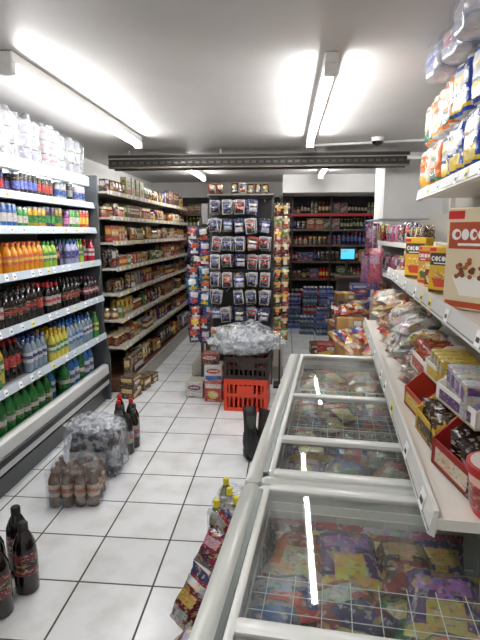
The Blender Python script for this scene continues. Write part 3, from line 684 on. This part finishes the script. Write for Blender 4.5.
for y in(3.75,4.1,4.45,4.8,5.15,5.5,5.85):
    x=.56+random.uniform(-.04,.06)
    h=0
    for l in range(random.choice([3,4,3])):
        p=random.choice([PAL[0],PAL[6],PAL[1],PAL[8],PAL[10],PAL[11],PAL[14],PAL[0]]); hh=random.uniform(.14,.2)
        M=T(x+.14,y,h)@RZ(random.uniform(-6,6))
        if random.random()<.35: kbox(q,M,.28,.28,hh)
        else: carton(q,M,.28,.28,hh,p[0],p[1],p[2])
        h+=hh+.001
    for k in range(4):
        p=random.choice(BR[:2]+[PAL[0],PAL[1],PAL[16],PAL[6],PAL[14]]); packet(q,T(x+.03+k*.07,y+.1,h+.0+k*.015)@RZ(random.uniform(-40,40))@RX(-65),.13,.18,.06,p[0],p[1],p[2],6,7)
for (x,y,n) in((.72,6.25,3),(.8,6.65,5),(.74,6.95,4),(.48,6.6,1),(.5,5.75,2),(1.02,6.85,6)):
    h=0
    for l in range(n):
        p=random.choice([PAL[0],PAL[1],PAL[8],PAL[10],PAL[11],PAL[16],PAL[1]]); hh=random.uniform(.13,.19)
        M=T(x,y-.14,h)@RZ(random.uniform(-6,6))
        if random.random()<.25: kbox(q,M,.24,.24,hh)
        else: carton(q,M,.24,.24,hh,p[0],p[1],p[2])
        h+=hh+.001
q.obj('carton_pile')
q=MB()
for i,(x,y,z,cc) in enumerate(((.9,5.6,1.05,'#985a8a'),(.93,5.35,1.0,'#5a3a88'),(.9,5.1,1.1,'#a83a5a'),(.92,5.5,1.35,'#6a2a5a'))):
    packet(q,T(x,y,z)@RZ(-30),.15,.34,.06,C(cc),C('#a87898'),C(cc),7,9)
q.rod(I4,(.9,5.0,1.72),(.9,5.8,1.72),.008,SIL); q.rod(I4,(.9,5.0,1.72),(1.37,5.0,1.72),.008,SIL); q.rod(I4,(.9,5.8,1.72),(1.37,5.8,1.72),.008,SIL)
for y in(5.1,5.35,5.5,5.6): q.rod(I4,(.91,y,1.38),(.9,y,1.72),.003,SIL)
q.obj('hanging_carrier_bags')
# ------------------------------------------------------------ items on floor beside freezer
q=MB()
for i,(u,v) in enumerate(((-.52,2.18),(-.43,2.22),(-.35,2.2),(-.48,2.30),(-.39,2.32),(-.52,2.40),(-.32,2.33))):
    bottle(q,R@T(u,v,0),.32,.04,C('#6a6a3a'),C('#c9c2a8'),C('#d8c832'),12,C('#6a2a1c'))
hull(q,R,-.57,-.28,2.13,2.46,0,.28,.01)
q.obj('bottled_drinks_pack')
q=MB(); random.seed(9)
SP=[c('#6c1420 #c0a03a #a0a0a0'),c('#981a1e #a2a2a0 #2a2a60'),c('#3a1860 #b880a0 #a83a5a'),c('#a8381a #d8b870 #5a1418'),c('#1a1a20 #a83a7a #a8a8a8'),c('#8a1838 #d0a0b0 #401030'),c('#1a1a20 #7a7a80 #a8201e')]
for i in range(36):
    v=1.10+(i%12)*.083; u=-.42+random.uniform(-.07,.05)-(.0 if i<24 else .03); p=SP[random.randrange(7)]; z=(.0 if i<12 else .10 if i<24 else .20)
    packet(q,R@T(u,v,z+.0)@RZ(-60+random.uniform(-40,40))@RX(-25+random.uniform(-22,22)),.13,.16,.06,p[0],p[1],p[2],7,8)
q.obj('crisp_packets')
q=MB(); blob(q,T(-.22,3.34,0),.06,.06,.14,'plastic',3,.25,C('#16161a')); packet(q,T(-.22,3.32,.12)@RZ(20)@RX(-8),.10,.27,.07,C('#1a1a1c'),C('#3a463a'),C('#26262a'),6,9,'plastic')
packet(q,T(-.15,3.4,0)@RZ(-20)@RY(6),.11,.36,.07,C('#2a2420'),C('#3a3424'),C('#1a1a1c'),6,9,'plastic')
q.obj('dark_refuse_bag')
# ------------------------------------------------------------ back of shop
q=MB(); 
q.box(I4,-2.3,1.7,9.0,9.04,0,2.2,C('#161212'),'plain')
BZ=[.1,.45,.8,1.1,1.38,1.64,1.9]
for z in BZ: q.box(I4,-2.3,1.7,8.68,9.0,z-.02,z,C('#3b3530')); q.box(I4,-2.3,1.7,8.67,8.68,z-.025,z+.01,C('#4a4038'))
for x in(-2.3,-1.3,-.35,.1,.75,1.67): q.box(I4,x,x+.03,8.66,9.0,0,2.19,C('#1a1818'))
q.box(I4,.0,1.68,8.655,8.67,1.86,1.9,C('#a01418'),'plain')
q.obj('back_bar_shelving')
q=MB(); DP=[c('#2a140c #c8a050 #8a1414'),c('#140e0c #a8987a #222222'),c('#5a2a10 #b8a880 #c01818'),c('#1a3a20 #a0a078 #c8a020'),c('#8a1418 #a8a098 #18181a'),c('#2a2a60 #2a50a0 #c01818'),c('#a81418 #d8a020 #1a1a1a')]
for z in BZ: fill(q,T(-2.25,8.69,z),3.9,.3,.24,['bottle','bottle','carton','jar'],DP,1,0)
q.obj('liquor_bottles')
q=MB(); random.seed(3)
for (x,y,n) in((.42,8.1,5),(.68,8.15,5),(.36,7.8,2),(.62,7.75,3),(.16,8.3,4)):
    for l in range(n):
        p=random.choice([c('#1c3a9a #b8b8d0 #c8161d'),c('#1a5ac0 #b0b0c4 #1a2a5a'),c('#a8161d #d0d0d0 #1a1a1a'),c('#1a5a80 #b8c0d0 #d8c030')])
        M=T(x,y,l*.145); q.cbox(M,-.115,.115,0,.25,0,.03,p[0],'card',.004)
        for i in range(4):
            for j in range(3): tin(q,M@T(-.085+i*.057,.035+j*.07,.012),.125,.027,p[0],p[1],8)
q.obj('drink_can_multipacks')
q=MB(); q.cbox(I4,.78,1.0,7.28,7.31,1.2,1.38,BL,'plastic',.006); q.quad(T(.89,7.279,1.29),-.095,.095,-.07,.07,W,'screen_glow'); q.quad(T(.89,7.278,1.29),-.08,.0,.03,.05,W,'plain'); q.box(I4,.87,.91,7.30,7.34,1.0,1.2,BL,'plastic'); q.box(I4,.81,.97,7.26,7.4,.985,1.0,BL,'plastic'); q.obj('checkout_monitor')
q=MB(); q.box(I4,.72,1.7,7.1,7.55,.95,.985,C('#5a4a3c')); q.box(I4,.76,1.7,7.15,7.5,0,.95,C('#4a4440')); q.box(I4,.74,1.7,7.13,7.15,.1,.13,C('#8a8478')); q.obj('checkout_counter')
q=MB()
for i in range(6):
    p=random.choice(PAL); carton(q,T(1.12+i*.09,7.16,.986),.08,.08,random.uniform(.1,.2),*p)
q.obj('counter_goods')
# ------------------------------------------------------------ camera, world
w=bpy.data.worlds.new('w'); bpy.context.scene.world=w; w.use_nodes=True
w.node_tree.nodes['Background'].inputs[0].default_value=(.6,.65,.7,1); w.node_tree.nodes['Background'].inputs[1].default_value=.1
cam=bpy.data.cameras.new('camera'); co=bpy.data.objects.new('camera',cam); bpy.context.scene.collection.objects.link(co)
cam.lens=28.1; cam.sensor_width=36; cam.clip_start=.02; co.location=(0,0,1.6); co.rotation_euler=(rad(80),0,rad(5.1))
bpy.context.scene.camera=co
bpy.context.scene.view_settings.view_transform='Standard'
print('FACES',sum(len(o.data.polygons) for o in bpy.data.objects if o.type=='MESH'))
